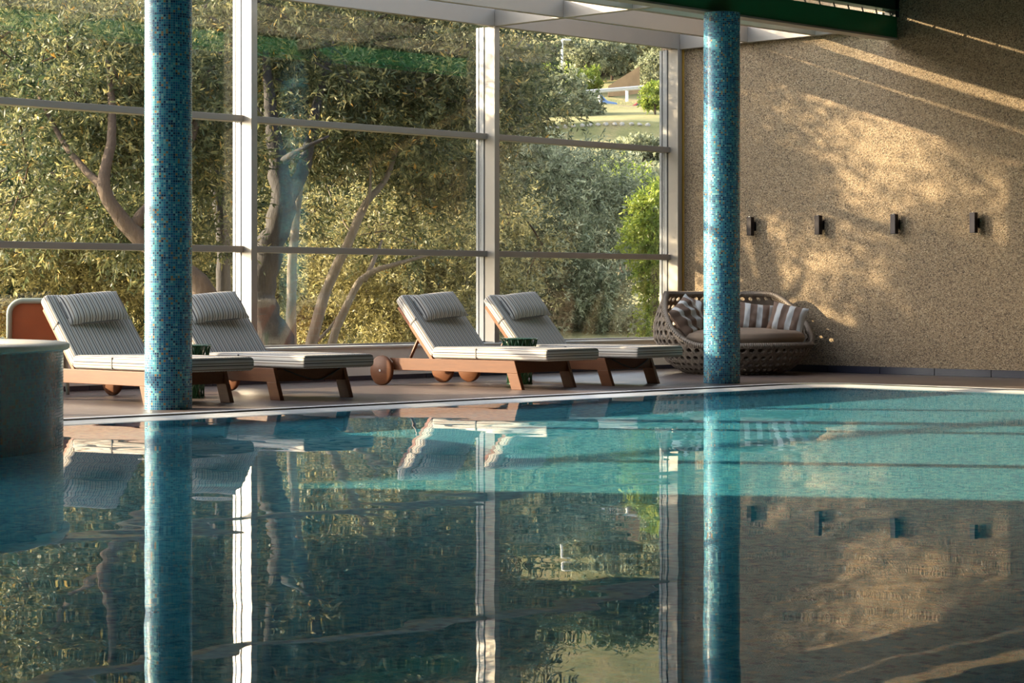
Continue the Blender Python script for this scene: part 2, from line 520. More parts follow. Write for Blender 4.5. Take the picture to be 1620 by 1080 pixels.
def np_mesh(name, verts, quads, mat, smooth=False, tint=None, k=4):
    me = bpy.data.meshes.new(name)
    nv, nf = len(verts), len(quads)
    me.vertices.add(nv); me.vertices.foreach_set('co', np.ascontiguousarray(verts, dtype=np.float32).ravel())
    me.loops.add(nf * k); me.loops.foreach_set('vertex_index', np.ascontiguousarray(quads, dtype=np.int32).ravel())
    me.polygons.add(nf)
    me.polygons.foreach_set('loop_start', np.arange(0, nf * k, k, dtype=np.int32))
    if smooth: me.polygons.foreach_set('use_smooth', np.ones(nf, dtype=bool))
    me.update(calc_edges=True)
    if tint is not None:
        at = me.attributes.new('tint', 'FLOAT', 'FACE')
        at.data.foreach_set('value', np.ascontiguousarray(tint, dtype=np.float32))
    me.materials.append(mat)
    return me
wme = np_mesh('pool_water', co, fc, M['water'], True)
water = bpy.data.objects.new('pool_water', wme); COL.objects.link(water)
tag(water, 'still turquoise pool water mirroring the trees', 'water', kind='stuff')
water.cycles.is_caustics_caster = True

# right end wall (exposed aggregate) with plinth tiles
m = MB(); m.box(-0.30, 17.4, 0.0, 0.30, -0.05, 4.6)
tag(m.build('wall_right', M['wall']), 'sand brown exposed aggregate end wall', kind='structure')
bb = MB().box(0.0, 17.4, -0.006, 0.0, 0.0, 0.06).build('baseboard_right', M['gasket']); tag(bb, 'dark navy tiled plinth along the aggregate wall', kind='structure')
tile = MB().box(0.004, 0.596, -0.022, -0.006, 0.002, 0.068).mesh('plinth_tile', M['base'])
for k in range(15): share('plinth_tile', tile, bb, (0.6 * k, 0, 0))
# sill under the glass
GY0 = -16.05  # glazing end, set where the sunlit pool patch should stop
m = MB(); m.box(-0.34, 0.0, PYE, 0.0, -0.05, 0.28); m.box(-0.36, 0.012, PYE, 0.0, 0.28, 0.30)
tag(m.build('trim_4', M['sill'], bevel=0.004), 'low pale concrete sill under the glass wall', kind='structure')
bb = MB().box(0.0, 0.006, GY0, 0.0, 0.0, 0.035).build('baseboard_left', M['gasket']); tag(bb, 'thin dark tiled plinth under the concrete sill', kind='structure')
tile = MB().box(0.006, 0.02, 0.004, 0.596, 0.002, 0.04).mesh('plinth_tile', M['base'])
for k in range(20): share('plinth_tile', tile, bb, (0, -0.6 * (k + 1) - 0.02, 0))
# unseen wall added to stop the sun on the pool, ceiling over the pool
tag(MB().box(-0.34, 0.0, PYE, GY0, 0.30, 4.0).build('wall_sun_stop', M['dark_wall']), 'unseen taupe plaster wall added past the glazing to stop the sun', kind='structure')

tag(MB().box(17.4, 17.7, PYE, 0.3, -0.05, 4.0).build('wall_back', M['dark_wall']), 'taupe plaster wall at the far side of the pool hall', kind='structure')
tag(MB().box(-0.34, 17.7, PYE - 0.3, PYE, -0.05, 4.0).build('wall_front', M['dark_wall']), 'taupe plaster wall at the spa end of the hall', kind='structure')
ZB, ZT = 3.23, 3.385          # roof frame bottom / top
tag(MB().box(2.56, 17.4, PYE, 0.0, 3.62, 3.80).build('ceiling', M['ceiling']), 'dark board ceiling over the pool', kind='structure')

# ------------------------------------------------------------------ glass wall: posts, windows
POSTS = [0.065, 2.70, 5.57, 8.40, 11.20, 14.0, 16.02]
PW = 0.064
where = ['in the corner beside the aggregate wall', 'between the two middle window bays, behind the paired right loungers', 'just right of the near mosaic column, sunlit on its side',
         'beyond the left picture edge, first past the sunlit post', 'second past the left picture edge', 'third past the left picture edge', 'fourth past the left picture edge']
for i, s in enumerate(POSTS):
    y0, y1 = -s - PW / 2, -s + PW / 2
    t = thing('window_post', 'slim champagne aluminium post ' + where[i], 'post', (0, -s, 0.30), 0, 'glass wall posts')
    h0, h1 = 0.0, ZB - 0.30
    w = PW / 2
    MB().box(-0.128, 0.0, -w, w, h0, h1).build('fin', M['alu'], t, bevel=0.003)
    MB().box(-0.145, -0.128, -w + .006, w - .006, h0, h1).build('gasket', M['gasket'], t)
    MB().box(-0.200, -0.145, -w, w, h0, h1).build('frame_profile', M['alu_grey'], t)
    MB().box(-0.216, -0.200, -w + .004, w - .004, h0, h1).build('gasket', M['gasket'], t)
    MB().box(-0.245, -0.216, -w, w, h0, h1).build('pressure_cap', M['alu_grey'], t)
ZTR = (1.125, 2.215)
for i in range(len(POSTS) - 1):
    ya, yb = -POSTS[i + 1] + PW / 2, -POSTS[i] - PW / 2
    e = thing('window_%d' % (i + 1), ['window bay next to the aggregate wall', 'middle window bay behind the paired right loungers', 'window bay behind the near mosaic column',
              'window bay past the left edge', 'second window bay past the left edge', 'last window bay before the added sun-stopping wall'][i], None)
    tag(e, kind='structure')
    zs = [0.30, ZTR[0], ZTR[1], ZB]
    for k in range(3):
        MB().box(-0.19, -0.18, ya, yb, zs[k], zs[k + 1]).build('pane', M['glass'], e)
    for z in ZTR:
        MB().box(-0.215, -0.10, ya, yb, z - 0.027, z + 0.027).build('transom', M['transom'], e, bevel=0.003)
    MB().box(-0.215, -0.13, ya, yb, 0.30, 0.315).build('bottom_rail', M['alu_grey'], e)

# brass strip in the corner
tag(MB().box(-0.05, 0.004, -0.012, 0.0, 0.30, ZB).build('trim_5', M['brass']), 'thin brass strip where the post meets the aggregate wall', kind='structure')

# roof canopy: eave beams, rafters, purlins, green beam
XP = (0.84, 1.66)
XG = 2.46
bays = ['next to the aggregate wall', 'over the middle window bay', 'over the bay behind the near mosaic column', 'first past the left edge', 'second past the left edge', 'third past the left edge']
RAFT = [0.036] + POSTS[1:]
for i in range(len(POSTS)):
    tag(MB().box(0.0, XG, -PW / 2, PW / 2, ZB, ZT).build('rafter', M['alu'], None, loc=(0, -RAFT[i], 0), bevel=0.003),
        'grey aluminium roof rafter ' + ['running along the aggregate wall', 'above the post behind the paired right loungers', 'above the sunlit post beside the near column', 'first past the left edge', 'second past the left edge', 'third past the left edge', 'fourth past the left edge'][i], 'rafter', 'canopy rafters')
for i in range(len(POSTS) - 1):
    ya, yb = -RAFT[i + 1] + PW / 2, -RAFT[i] - PW / 2
    tag(MB().box(-0.062, 0.0, ya, yb, ZB, ZT).build('eave_beam', M['alu'], bevel=0.003),
        'champagne aluminium eave beam on top of the glass ' + bays[i], 'beam', 'eave beams')
    for j, x in enumerate(XP):
        tag(MB().box(x - 0.03, x + 0.03, ya, yb, ZB + 0.004, ZT + 0.012).build('purlin', M['alu'], bevel=0.003),
            ('outer' if j == 0 else 'inner') + ' tan canopy purlin ' + bays[i], 'beam', 'canopy purlins')
    tag(MB().box(-0.245, -0.07, ya - PW * 0.98, yb, ZT - 0.10, ZT + 0.13).build('eave_gutter', M['alu_grey'], bevel=0.004),
        'grey outer gutter behind the eave beam ' + bays[i], 'gutter', 'eave gutters')
    gl = MB().box(-0.07, XG, ya, yb, ZT + 0.012, ZT + 0.022).build('roof_glazing', M['glass'])
    tag(gl, 'clear roof glass of the canopy ' + bays[i], 'glass', 'canopy glass')
gb = thing('green_beam', 'green painted steel beam ending at the aggregate wall', 'beam', (XG + 0.02, 0, 0))
MB().box(0.0, 0.10, -24.0, -0.02, 3.135, 3.335).build('web', M['green'], gb)
MB().box(-0.012, 0.0, -24.0, -0.02, 3.165, 3.172).build('seam', M['green_dark'], gb)
MB().box(-0.02, 0.12, -24.0, -0.02, 3.118, 3.135).build('lower_flange', M['alu'], gb)
MB().box(0.0, 0.10, -0.02, -0.004, 3.125, 3.345).build('end_plate', M['green'], gb)
ub = thing('upper_beam', 'dark green upper beam above the narrow clerestory gap', 'beam', (XG + 0.04, 0, 0))
MB().box(0.0, 0.10, -24.0, -0.02, 3.40, 3.62).build('web', M['green_dark'], ub)
MB().box(-0.02, 0.12, -24.0, -0.02, 3.385, 3.40).build('lower_flange', M['green_dark'], ub)
sl = MB()
sl.box(-0.004, 0.004, -0.006, 0.006, 0, 0.052)
slm = sl.mesh('clerestory_bar', M['gasket'])
for k in range(44): share('clerestory_bar', slm, ub, (0.05, -0.06 - 0.22 * k, 3.334), (0.5, 0, 0))
MB().box(-0.02, 0.10, -0.06, -0.0, 3.33, 3.62).build('bracket', M['gasket'], ub)

# ------------------------------------------------------------------ mosaic columns and raised spa
CR = 0.154
for (y, lab) in ((-8.40, 'tall round turquoise mosaic column near the loungers, sunlit along one side'), (-2.65, 'tall round turquoise mosaic column in front of the wicker sofa')):
    m = MB(); m.lathe([(CR, 0.0), (CR, 3.118)], 64)
    tag(m.build('mosaic_column', M['mosaic'], smooth=True, loc=(2.62, y, 0)), lab, 'column', 'mosaic columns')
spa = thing('spa_tub', 'raised round spa tub with dark teal mosaic wall and cream rim', 'spa', (3.40, -11.70, 0))
SR = 1.63
MB().lathe([(SR, PD + 0.002), (SR, 0.455)], 128).build('mosaic_wall', M['mosaic_dark'], spa, smooth=True)
MB().lathe([(SR - 0.30, 0.46), (SR - 0.30, -0.3), (0.01, -0.3)], 96).build('inner_wall', M['pool_tile'], spa, smooth=True)
rim = MB().lathe([(SR - 0.32, 0.455), (SR + 0.02, 0.455), (SR + 0.033, 0.464), (SR + 0.033, 0.482), (SR + 0.022, 0.492), (SR - 0.31, 0.492), (SR - 0.32, 0.455)], 128).build('rim', M['cream'], spa, angle=50)
MB().lathe([(SR - 0.305, 0.40), (0.0, 0.40)], 64).build('spa_water', M['water'], spa)

# ------------------------------------------------------------------ wall lamps
def wall_lamp(px, py, lab):
    # intersection of the pixel ray with the wall plane y = 0
    r = (px - 810.0) / F
    d = (-CAM[1]) / (-WY * r + WX)
    q = PT(px, py, d)
    t = thing('wall_lamp', lab, 'lamp', (q.x, 0, q.z), 0, 'wall lamps')
    MB().box(-0.028, 0.028, -0.088, -0.035, -0.092, 0.092).build('body', M['lamp_black'], t, bevel=0.003)
    MB().box(-0.016, 0.016, -0.036, -0.006, -0.03, 0.03).build('arm', M['lamp_black'], t)
    MB().box(-0.025, 0.025, -0.008, 0.0, -0.045, 0.045).build('wall_plate', M['lamp_black'], t)
    MB().lathe([(0.0, 0.0), (0.018, 0.0), (0.018, 0.004), (0.0, 0.004)], 16).build('lens', M['chrome'], t, loc=(0, -0.061, 0.0905))
wall_lamp(1193, 358, 'small black wall lamp half hidden by the far mosaic column')
wall_lamp(1300.5, 356, 'small black wall lamp on the aggregate wall, second from the far column')
wall_lamp(1420.5, 354.5, 'small black wall lamp, third from the far column')
wall_lamp(1546, 352.5, 'small black wall lamp furthest from the far column')

# ------------------------------------------------------------------ loungers
def cushion_mb(L, W, T, r=0.03, n=4, bulge=0.0):
    """box cushion along x 0..L, width W about y=0, z 0..T; u runs round the section, stripes lengthwise"""
    sec = []
    for (cy, cz, a0) in ((W / 2 - r, r, -PI / 2), (W / 2 - r, T - r, 0), (-W / 2 + r, T - r, PI / 2), (-W / 2 + r, r, PI)):
        for k in range(n + 1):
            a = a0 + (PI / 2) * k / n
            sec.append((cy + r * math.cos(a), cz + r * math.sin(a)))
    m = MB(); N = len(sec)
    per = [0]
    for i in range(N): per.append(per[-1] + math.dist(sec[i], sec[(i + 1) % N]))
    xs = [0, 0.012, 0.03] + [0.03 + (L - 0.06) * k / 8 for k in range(1, 8)] + [L - 0.03, L - 0.012, L]
    sc_ = [0.90, 0.975, 1.0] + [1.0] * 7 + [1.0, 0.975, 0.90]
    v = []
    for x, s in zip(xs, sc_):
        for (y, z) in sec:
            zz = T / 2 + (z - T / 2) * s
            yy = y * (1 - (1 - s) * T / W)
            v.append((x, yy, zz))
    f = []; uvs = []
    for i in range(len(xs) - 1):
        for k in range(N):
            f.append((i * N + k, i * N + (k + 1) % N, (i + 1) * N + (k + 1) % N, (i + 1) * N + k))
            uvs.append([(per[k], xs[i]), (per[k + 1], xs[i]), (per[k + 1], xs[i + 1]), (per[k], xs[i + 1])])
    f.append(tuple(reversed(range(N)))); uvs.append([(sec[k][1] + .013, sec[k][0]) for k in reversed(range(N))])
    b = (len(xs) - 1) * N
    f.append(tuple(range(b, b + N))); uvs.append([(sec[k][1] + .013, sec[k][0]) for k in range(N)])
    return m.add(v, f, uvs)

def pillow_mb(W, H, T, n=14, stripe_along='x', pinch=0.10, seed=0, wrinkle=0.0):
    """puffed cushion lying in the xy plane, centre at origin"""
    m = MB(); rr = random.Random(seed)
    ph = [rr.uniform(0, 6) for _ in range(4)]
    def sh(u, v, sgn):
        a, b = 2 * u - 1, 2 * v - 1
        e = (max(0, 1 - abs(a) ** 3.2) * max(0, 1 - abs(b) ** 3.2)) ** 0.55
        x = a * W / 2 * (1 - pinch * (1 - b * b) * abs(a) ** 2 * 0.5)
        y = b * H / 2 * (1 - pinch * (1 - a * a) * abs(b) ** 2 * 0.5)
        z = sgn * T / 2 * e
        z += wrinkle * math.sin(9 * a + 4 * b + ph[0]) * math.sin(6 * b - 3 * a + ph[1]) * e
        return (x, y, z)
    uvf = (lambda u, v: ((u - .5) * W, (v - .5) * H)) if stripe_along == 'x' else (lambda u, v: ((v - .5) * H, (u - .5) * W))
    m.grid(lambda u, v: sh(u, v, 1), n, n, uvf)
    m.grid(lambda u, v: sh(1 - u, v, -1), n, n, lambda u, v: uvf(1 - u, v))
    return m

def make_lounger():
    t = thing('sun_lounger', 'x', 'lounger', (0, 0, 0), 0, 'teak sun loungers')
    yr = 0.325
    rail = [(0.10, 0.128), (1.435, 0.128), (1.40, 0.226), (0.05, 0.226), (0.085, 0.20), (0.105, 0.165)]
    for s in (-1, 1):
        MB().prism(rail, s * yr - 0.016, s * yr + 0.016).build('side_rail', M['teak'], t, bevel=0.003)
        MB().prism([(1.325, 0.128), (1.435, 0.128), (1.482, 0.0), (1.372, 0.0)], s * yr - 0.018, s * yr + 0.018).build('leg', M['teak'], t, bevel=0.003)
        w = MB(); 
        prof = [(0.0, -0.02), (0.112, -0.02), (0.122, -0.012), (0.122, 0.012), (0.112, 0.02), (0.0, 0.02)]
        w.lathe(prof, 40)
        wo = w.build('wheel', M['teak'], t, angle=40, loc=(0.0, s * (yr + 0.05), 0.122)); wo.rotation_euler = (PI / 2, 0, 0)
        hb = MB().lathe([(0.0, -0.027), (0.010, -0.027), (0.010, 0.027), (0.0, 0.027)], 12).build('hub', M['chrome'], wo)
        MB().prism([(-0.03, 0.10), (0.09, 0.14), (0.09, 0.20), (-0.02, 0.15)], s * (yr - 0.03), s * (yr - 0.01)).build('wheel_bracket', M['teak_dark'], t)
    MB().tube([(0, -yr - .03, 0.122), (0, yr + .03, 0.122)], 0.012, 10).build('axle', M['chrome'], t)
    MB().box(1.38, 1.405, -yr + .016, yr - .016, 0.130, 0.216).build('foot_rail', M['teak'], t, bevel=0.003)
    MB().box(0.10, 0.13, -yr + .016, yr - .016, 0.140, 0.200).build('head_rail', M['teak'], t, bevel=0.003)
    slat = MB().box(-0.03, 0.03, -yr + .016, yr - .016, 0.205, 0.2255).mesh('slat', M['teak'])
    for k in range(9): share('slat', slat, t, (0.60 + 0.09 * k, 0, 0))
    # seat cushion
    sc_o = cushion_mb(1.20, 0.655, 0.096).build('seat_cushion', M['stripe'], t, smooth=True, loc=(0.52, 0, 0.227))
    for x in (0.46,): MB().box(x, x + 0.010, -0.3305, -0.30, 0.01, 0.088).build('strap', M['piping'], sc_o)
    # backrest: frame, cushion, prop, pillow
    ang = math.radians(180 - 48.5)
    piv = Vector((0.50, 0, 0.222))
    bk = bpy.data.objects.new('backrest', MB().box(0.0, 0.57, -0.300, -0.262, 0.0, 0.024).mesh('backrest', M['teak_dark']))
    COL.objects.link(bk); bk.parent = t; bk.location = piv
    # local x runs up the back, local z is the reclining surface
    bk.rotation_euler = (0, -math.radians(180 - 48.5), 0)
    # after that rotation local +z points backwards/down, so build the cushion on -z
    MB().box(0.0, 0.57, 0.262, 0.300, 0.0, 0.024).build('frame_bar', M['teak_dark'], bk)
    sl2 = MB().box(-0.03, 0.03, -0.262, 0.262, 0.004, 0.02).mesh('back_slat', M['teak_dark'])
    for k in range(6): share('back_slat', sl2, bk, (0.05 + 0.093 * k, 0, 0))
    bc = cushion_mb(0.60, 0.645, 0.094).build('back_cushion', M['stripe'], bk, smooth=True, loc=(0.015, 0, -0.096))
    MB().box(0.34, 0.352, -0.3255, -0.30, 0.008, 0.086).build('strap', M['piping'], bc)
    pm = pillow_mb(0.49, 0.27, 0.12, 16, 'x', 0.06).build('pillow', M['stripe'], bk, smooth=True, loc=(0.455, 0, -0.135))
    pm.rotation_euler = (0, 0.12, PI / 2)
    ring = []
    for k in range(49):
        a = 2 * PI * k / 48
        ca, sa = math.cos(a), math.sin(a)
        ring.append((math.copysign(abs(ca) ** 0.45, ca) * 0.240, math.copysign(abs(sa) ** 0.45, sa) * 0.131, 0))
    MB().tube(ring, 0.006, 6, False).build('piping', M['piping'], pm, smooth=True)
    for s in (-1, 1):
        MB().tube([(0.22, s * 0.28, 0.205), (0.335, s * 0.28, 0.40)], 0.013, 6).build('prop', M['teak'], t)
    return t

L0 = make_lounger()
spots = [(0.80, -7.93, 0.0, 'teak lounger with striped cushions nearest the spa, partly hidden by the near column'),
         (0.82, -6.85, 0.0, 'teak lounger with striped cushions just right of the near mosaic column'),
         (0.86, -4.57, 4.0, 'teak lounger with striped cushions showing its whole side and a round wooden wheel'),
         (0.87, -3.58, 6.0, 'teak lounger with striped cushions beside the wicker sofa, behind the green side table')]
for i, (x, y, a, lab) in enumerate(spots):
    o = L0 if i == 0 else copy_tree(L0)
    o['label'] = lab
    o.location = (x, y, 0); o.rotation_euler = (0, 0, math.radians(a))
    if i in (1, 3):
        pts = [(1.41, -0.25, 0.215), (1.42, -0.12, 0.17), (1.42, 0.02, 0.135), (1.42, 0.06, 0.133), (1.42, 0.10, 0.14), (1.42, 0.2, 0.18), (1.41, 0.28, 0.215)]
        MB().tube(pts, 0.005, 6).build('cord', M['cord'], o, smooth=True)

# ------------------------------------------------------------------ green side tables
def side_table(x, y, lab):
    t = thing('side_table', lab, 'table', (x, y, 0), 0, 'green side tables')
    H = 0.385
    rt, rb = 0.146, 0.100
    rod = MB()
    def rodmesh(tw):
        a = tw
        pts = []
        for k in range(7):
            s = k / 6
            p = Vector((rb, 0, 0.012)).lerp(Vector((rt * math.cos(a), rt * math.sin(a), H - 0.012)), s)
            pts.append(p)
        return MB().tube(pts, 0.0055, 5).mesh('rod', M['greenglass'], True)
    r1, r2 = rodmesh(0.9), rodmesh(-0.9)
    n = 30
    for k in range(n):
        share('rod', r1 if k % 2 else r2, t, (0, 0, 0), (0, 0, 2 * PI * k / n))
    MB().lathe([(0, H - 0.012), (rt + .008, H - 0.012), (rt + .010, H - 0.004), (rt + .006, H), (0, H)], 40).build('top_plate', M['greenglass'], t, angle=50)
    MB().lathe([(0, 0.0), (rb + .010, 0.0), (rb + .010, 0.012), (0, 0.012)], 40).build('base_ring', M['greenglass'], t, angle=50)
    MB().lathe([(0.075, 0.012), (0.066, 0.12), (0.075, 0.25), (0.11, H - 0.013)], 24).build('inner_vase', M['greenglass'], t, smooth=True)
side_table(1.57, -4.02, 'green woven glass side table between the two right loungers')
side_table(1.52, -7.39, 'green woven glass side table between the two left loungers, mostly hidden by the near column')

# ------------------------------------------------------------------ wicker sofa
SX, SY = 1.30, -0.83
sofa = thing('wicker_sofa', 'round openwork wicker basket sofa against the aggregate wall', 'sofa', (SX, SY, 0))
PR = [(0.0, 0.43), (0.05, 0.535), (0.12, 0.625), (0.22, 0.70), (0.34, 0.745), (0.46, 0.745), (0.58, 0.715), (0.70, 0.665), (0.80, 0.61)]
SL = [0.0]
for (z0, r0), (z1, r1) in zip(PR, PR[1:]): SL.append(SL[-1] + math.hypot(z1 - z0, r1 - r0))
def prof_at(s):
    for k in range(len(PR) - 1):
        if s <= SL[k + 1] or k == len(PR) - 2:
            q = (s - SL[k]) / (SL[k + 1] - SL[k])
            return PR[k][1] + (PR[k + 1][1] - PR[k][1]) * q, PR[k][0] + (PR[k + 1][0] - PR[k][0]) * q
def s_of_z(z):
    for k in range(len(PR) - 1):
        if z <= PR[k + 1][0]:
            return SL[k] + (SL[k + 1] - SL[k]) * (z - PR[k][0]) / (PR[k + 1][0] - PR[k][0])
def rimz(th):
    q = (1 - math.cos(th + 0.38)) / 2
    s = min(1, max(0, (q - 0.20) / 0.55)); s = s * s * (3 - 2 * s)
    return 0.275 + 0.475 * s
def srim(th): return s_of_z(rimz(th))
def surfs(th, s, off=0.0):
    r, z = prof_at(min(s, srim(th)))
    return ((r + off) * math.cos(th), (r + off) * math.sin(th), z)
def surf(th, t, off=0.0): return surfs(th, srim(th) * t, off)
NT_ = 52
DS = 0.082
NR = int(SL[-1] / DS) + 1
m = MB()
corner = [(0, 0), (.5, 0), (1, 0), (1, .5), (1, 1), (.5, 1), (0, 1), (0, .5)]
for j in range(NR):
    for i in range(NT_):
        sft = 0.5 * (j % 2)
        a0, a1 = 2 * PI * (i + sft) / NT_, 2 * PI * (i + 1 + sft) / NT_
        s0, s1 = j * DS, (j + 1) * DS
        sr = srim((a0 + a1) / 2)
        if s0 > sr - 0.004: continue
        hr = 0.31 if s1 < sr + 0.03 else 0.12
        hole = [(0.5 + hr * math.cos(PI * 5 / 4 + 2 * PI * k / 8), 0.5 + hr * math.sin(PI * 5 / 4 + 2 * PI * k / 8)) for k in range(8)]
        P = [surfs(a0 + (a1 - a0) * u, s0 + (s1 - s0) * v, 0.0) for u, v in corner + hole]
        m.add(P, [(k, (k + 1) % 8, 8 + (k + 1) % 8, 8 + k) for k in range(8)])
shell = m.build('wicker_shell', M['wicker'], sofa)
sd = shell.modifiers.new('solid', 'SOLIDIFY'); sd.thickness = 0.02; sd.offset = 0
# raised strands following the weave, passing between the holes
m = MB()
for i in range(NT_):
    for sgn in (1, -1):
        for dl in (-0.07, 0.07):
            pts = []
            for k in range(41):
                s_ = k / 40 * SL[-1]
                th = 2 * PI * (i + dl + sgn * (s_ / DS - 0.5) / 2) / NT_
                if s_ > srim(th): break
                pts.append(surfs(th, s_, 0.011 + 0.003 * math.sin(s_ / DS * 2 * PI + i * PI * sgn)))
            if len(pts) > 2: m.tube(pts, 0.0042, 4, False)
st = m.build('weave_strands', M['wicker_strand'], sofa, smooth=True); tag(st, kind='stuff')
pts = [surf(2 * PI * k / 96, 1.0) for k in range(97)]
MB().tube(pts, 0.026, 8, False).build('rim', M['wicker_strand'], sofa, smooth=True)
m = MB()
for k in range(220):
    th = 2 * PI * k / 220
    c = Vector(surf(th, 1.0)); rdir = Vector((math.cos(th), math.sin(th), 0))
    tw = Vector((-math.sin(th), math.cos(th), 0)) * 0.012
    pts = [c + rdir * 0.029 * math.cos(a) + Vector((0, 0, 0.029)) * math.sin(a) + tw * (a / PI - 0.5) for a in [PI * 2 * q / 6 for q in range(7)]]
    m.tube(pts, 0.004, 4, False)
tag(m.build('rim_binding', M['wicker'], sofa), kind='stuff')
MB().lathe([(0.0, 0.004), (0.42, 0.004), (0.44, 0.03), (0.0, 0.03)], 40).build('base_plate', M['wicker'], sofa)
def seatfn(u, v):
    th = 2 * PI * u; 
    prof = [(0.0, 0.285), (0.56, 0.285), (0.655, 0.30), (0.672, 0.34), (0.655, 0.385), (0.58, 0.412), (0.3, 0.425), (0.0, 0.427)]
    s = v * (len(prof) - 1); k = min(int(s), len(prof) - 2); q = s - k
    r = prof[k][0] * (1 - q) + prof[k + 1][0] * q; z = prof[k][1] * (1 - q) + prof[k + 1][1] * q
    z += 0.006 * math.sin(5 * th + 3 * r) * (r > 0.1) * v
    return (r * math.cos(th), r * math.sin(th), z)
MB().grid(seatfn, 48, 21).build('seat_cushion', M['seat_taupe'], sofa, smooth=True)

def scatter(px, py, d, W, H, T, up, face_turn, roll, lab, seed, wr=0.012):
    c = PT(px, py, d)
    o = pillow_mb(W, H, T, 18, 'x', 0.12, seed, wr).build('throw_cushion', M['broad'], None, smooth=True, loc=c)
    # local z = face normal, local y = up
    view = Vector((-WY, -WX, 0))        # towards the camera
    side = Vector((WX, -WY, 0))
    nrm = (view * math.cos(face_turn) + side * math.sin(face_turn))
    nrm = (nrm * math.cos(up) + Vector((0, 0, 1)) * math.sin(up)).normalized()
    upv = (Vector((0, 0, 1)) - nrm * nrm.z).normalized()
    rt = upv.cross(nrm)
    R = Matrix((rt, upv, nrm)).transposed() @ Matrix.Rotation(roll, 3, 'Z')
    o.rotation_euler = R.to_euler()
    tag(o, lab, 'cushion', 'cushions on the wicker sofa')
    return o
scatter(1088, 503, 20.12, 0.36, 0.36, 0.14, 0.35, 0.75, 0.55, 'crumpled brown and white striped cushion folded over the high side of the wicker sofa', 1, 0.03)
scatter(1113, 503, 20.42, 0.36, 0.34, 0.13, 0.35, 0.45, -0.30, 'brown and white striped cushion leaning behind the crumpled one', 2, 0.015)
scatter(1140, 500, 20.75, 0.36, 0.34, 0.13, 0.25, 0.2, 0.0, 'striped cushion almost hidden behind the far mosaic column', 3)
scatter(1196, 502, 20.72, 0.34, 0.28, 0.13, 0.30, 0.0, -0.12, 'brown and white striped cushion just right of the far mosaic column', 4)
scatter(1246, 504, 20.50, 0.35, 0.28, 0.13, 0.30, -0.30, -0.22, 'brown and white striped cushion at the open end of the wicker sofa', 5)

# ------------------------------------------------------------------ orange tub chair in the left corner
ch = thing('tub_chair', 'orange vinyl tub chair with pale sage rounded frame behind the first lounger', 'chair', (0.43, -8.00, 0), math.radians(-44))
def rrect(w, z0, z1, r, n=6):
    pts = []
    for cy, cz, a0 in ((w - r, z1 - r, 0), (-w + r, z1 - r, PI / 2)):
        for k in range(n + 1):
            a = a0 + PI / 2 * k / n
            pts.append((cy + r * math.cos(a), cz + r * math.sin(a)))
    return [(w, z0)] + pts + [(-w, z0)]
bp = rrect(0.195, 0.34, 0.685, 0.08)
MB().prism(bp, -0.20, -0.16, 'x').build('back_panel', M['orange'], ch, bevel=0.01)
MB().tube([(-0.155, y, z) for y, z in rrect(0.205, 0.20, 0.70, 0.10)], 0.022, 10).build('back_frame', M['sage'], ch, smooth=True)
MB().box(-0.17, 0.16, -0.24, 0.24, 0.30, 0.40).build('seat', M['orange'], ch, bevel=0.03)
MB().tube([(-0.17, -0.255, 0.42), (0.10, -0.25, 0.405), (0.165, -0.18, 0.40), (0.175, 0, 0.398), (0.165, 0.18, 0.40), (0.10, 0.25, 0.405), (-0.17, 0.255, 0.42)], 0.013, 8).build('piping', M['sage'], ch, smooth=True)
for sx, sy in ((-.15, -.21), (-.15, .21), (.13, -.21), (.13, .21)):
    MB().tube([(sx, sy, 0.31), (sx * 1.1, sy * 1.08, 0.0)], [0.02, 0.014], 8).build('leg', M['sage'], ch, smooth=True)

# ------------------------------------------------------------------ outdoors: terrain
def hill(X, d):
    pts = [(0, -0.35), (24, -0.35), (32, -0.1), (60, 1.6), (110, 6.2), (148, 10.6), (150, 12.0), (181, 17.1), (183, 16.45), (189, 16.45), (193, 18.2), (225, 24.3), (260, 36), (300, 56), (420, 95)]
    for (d0, h0), (d1, h1) in zip(pts, pts[1:]):
        if d <= d1:
            h = h0 + (h1 - h0) * (d - d0) / (d1 - d0); break
    else:
        h = pts[-1][1]
    w = min(1, max(0, (d - 30) / 40))
    h += w * (0.5 * math.sin(X * 0.11 + d * 0.05) + 0.3 * math.sin(X * 0.27 - d * 0.13))
    return h + w * max(-1.0, 0.012 * (X - 8)) 
ds = [17.2, 20, 24, 28, 32, 40, 50, 60, 75, 90, 110, 128, 140, 147.5, 148.5, 150, 152] + list(range(156, 180, 3)) + [181, 183, 189, 190, 193, 200, 212, 225, 260, 300, 360, 420]
Xs = [-0.36 + 0.72 * k / 60 for k in range(61)]
v = []; f = []
for j, d in enumerate(ds):
    for k, xr in enumerate(Xs):
        X = xr * (d + 25)
        q = PT(810 + F * X / d, 465, d)
        v.append((q.x, q.y, hill(X, d)))
W = len(Xs)
for j in range(len(ds) - 1):
    for k in range(W - 1):
        q = (j * W + k, j * W + k + 1, (j + 1) * W + k + 1, (j + 1) * W + k)
        if max(v[i][0] for i in q) < -0.4:
            f.append(q)
# near ground strip beside the building
b = len(v)
v += [(-60, -60, -0.36), (-0.36, -60, -0.36), (-0.36, 40, -0.36), (-60, 40, -0.36)]
f.append((b, b + 1, b + 2, b + 3))
m = MB(); m.add(v, f)
tag(m.build('hillside', M['ground'], smooth=True), 'dry grassy hillside rising behind the trees', 'hill', kind='structure')

def on_hill(px, d, dz=0.0):
    X = (px - 810) / F * d
    q = PT(px, 465, d)
    return Vector((q.x, q.y, hill(X, d) + dz))

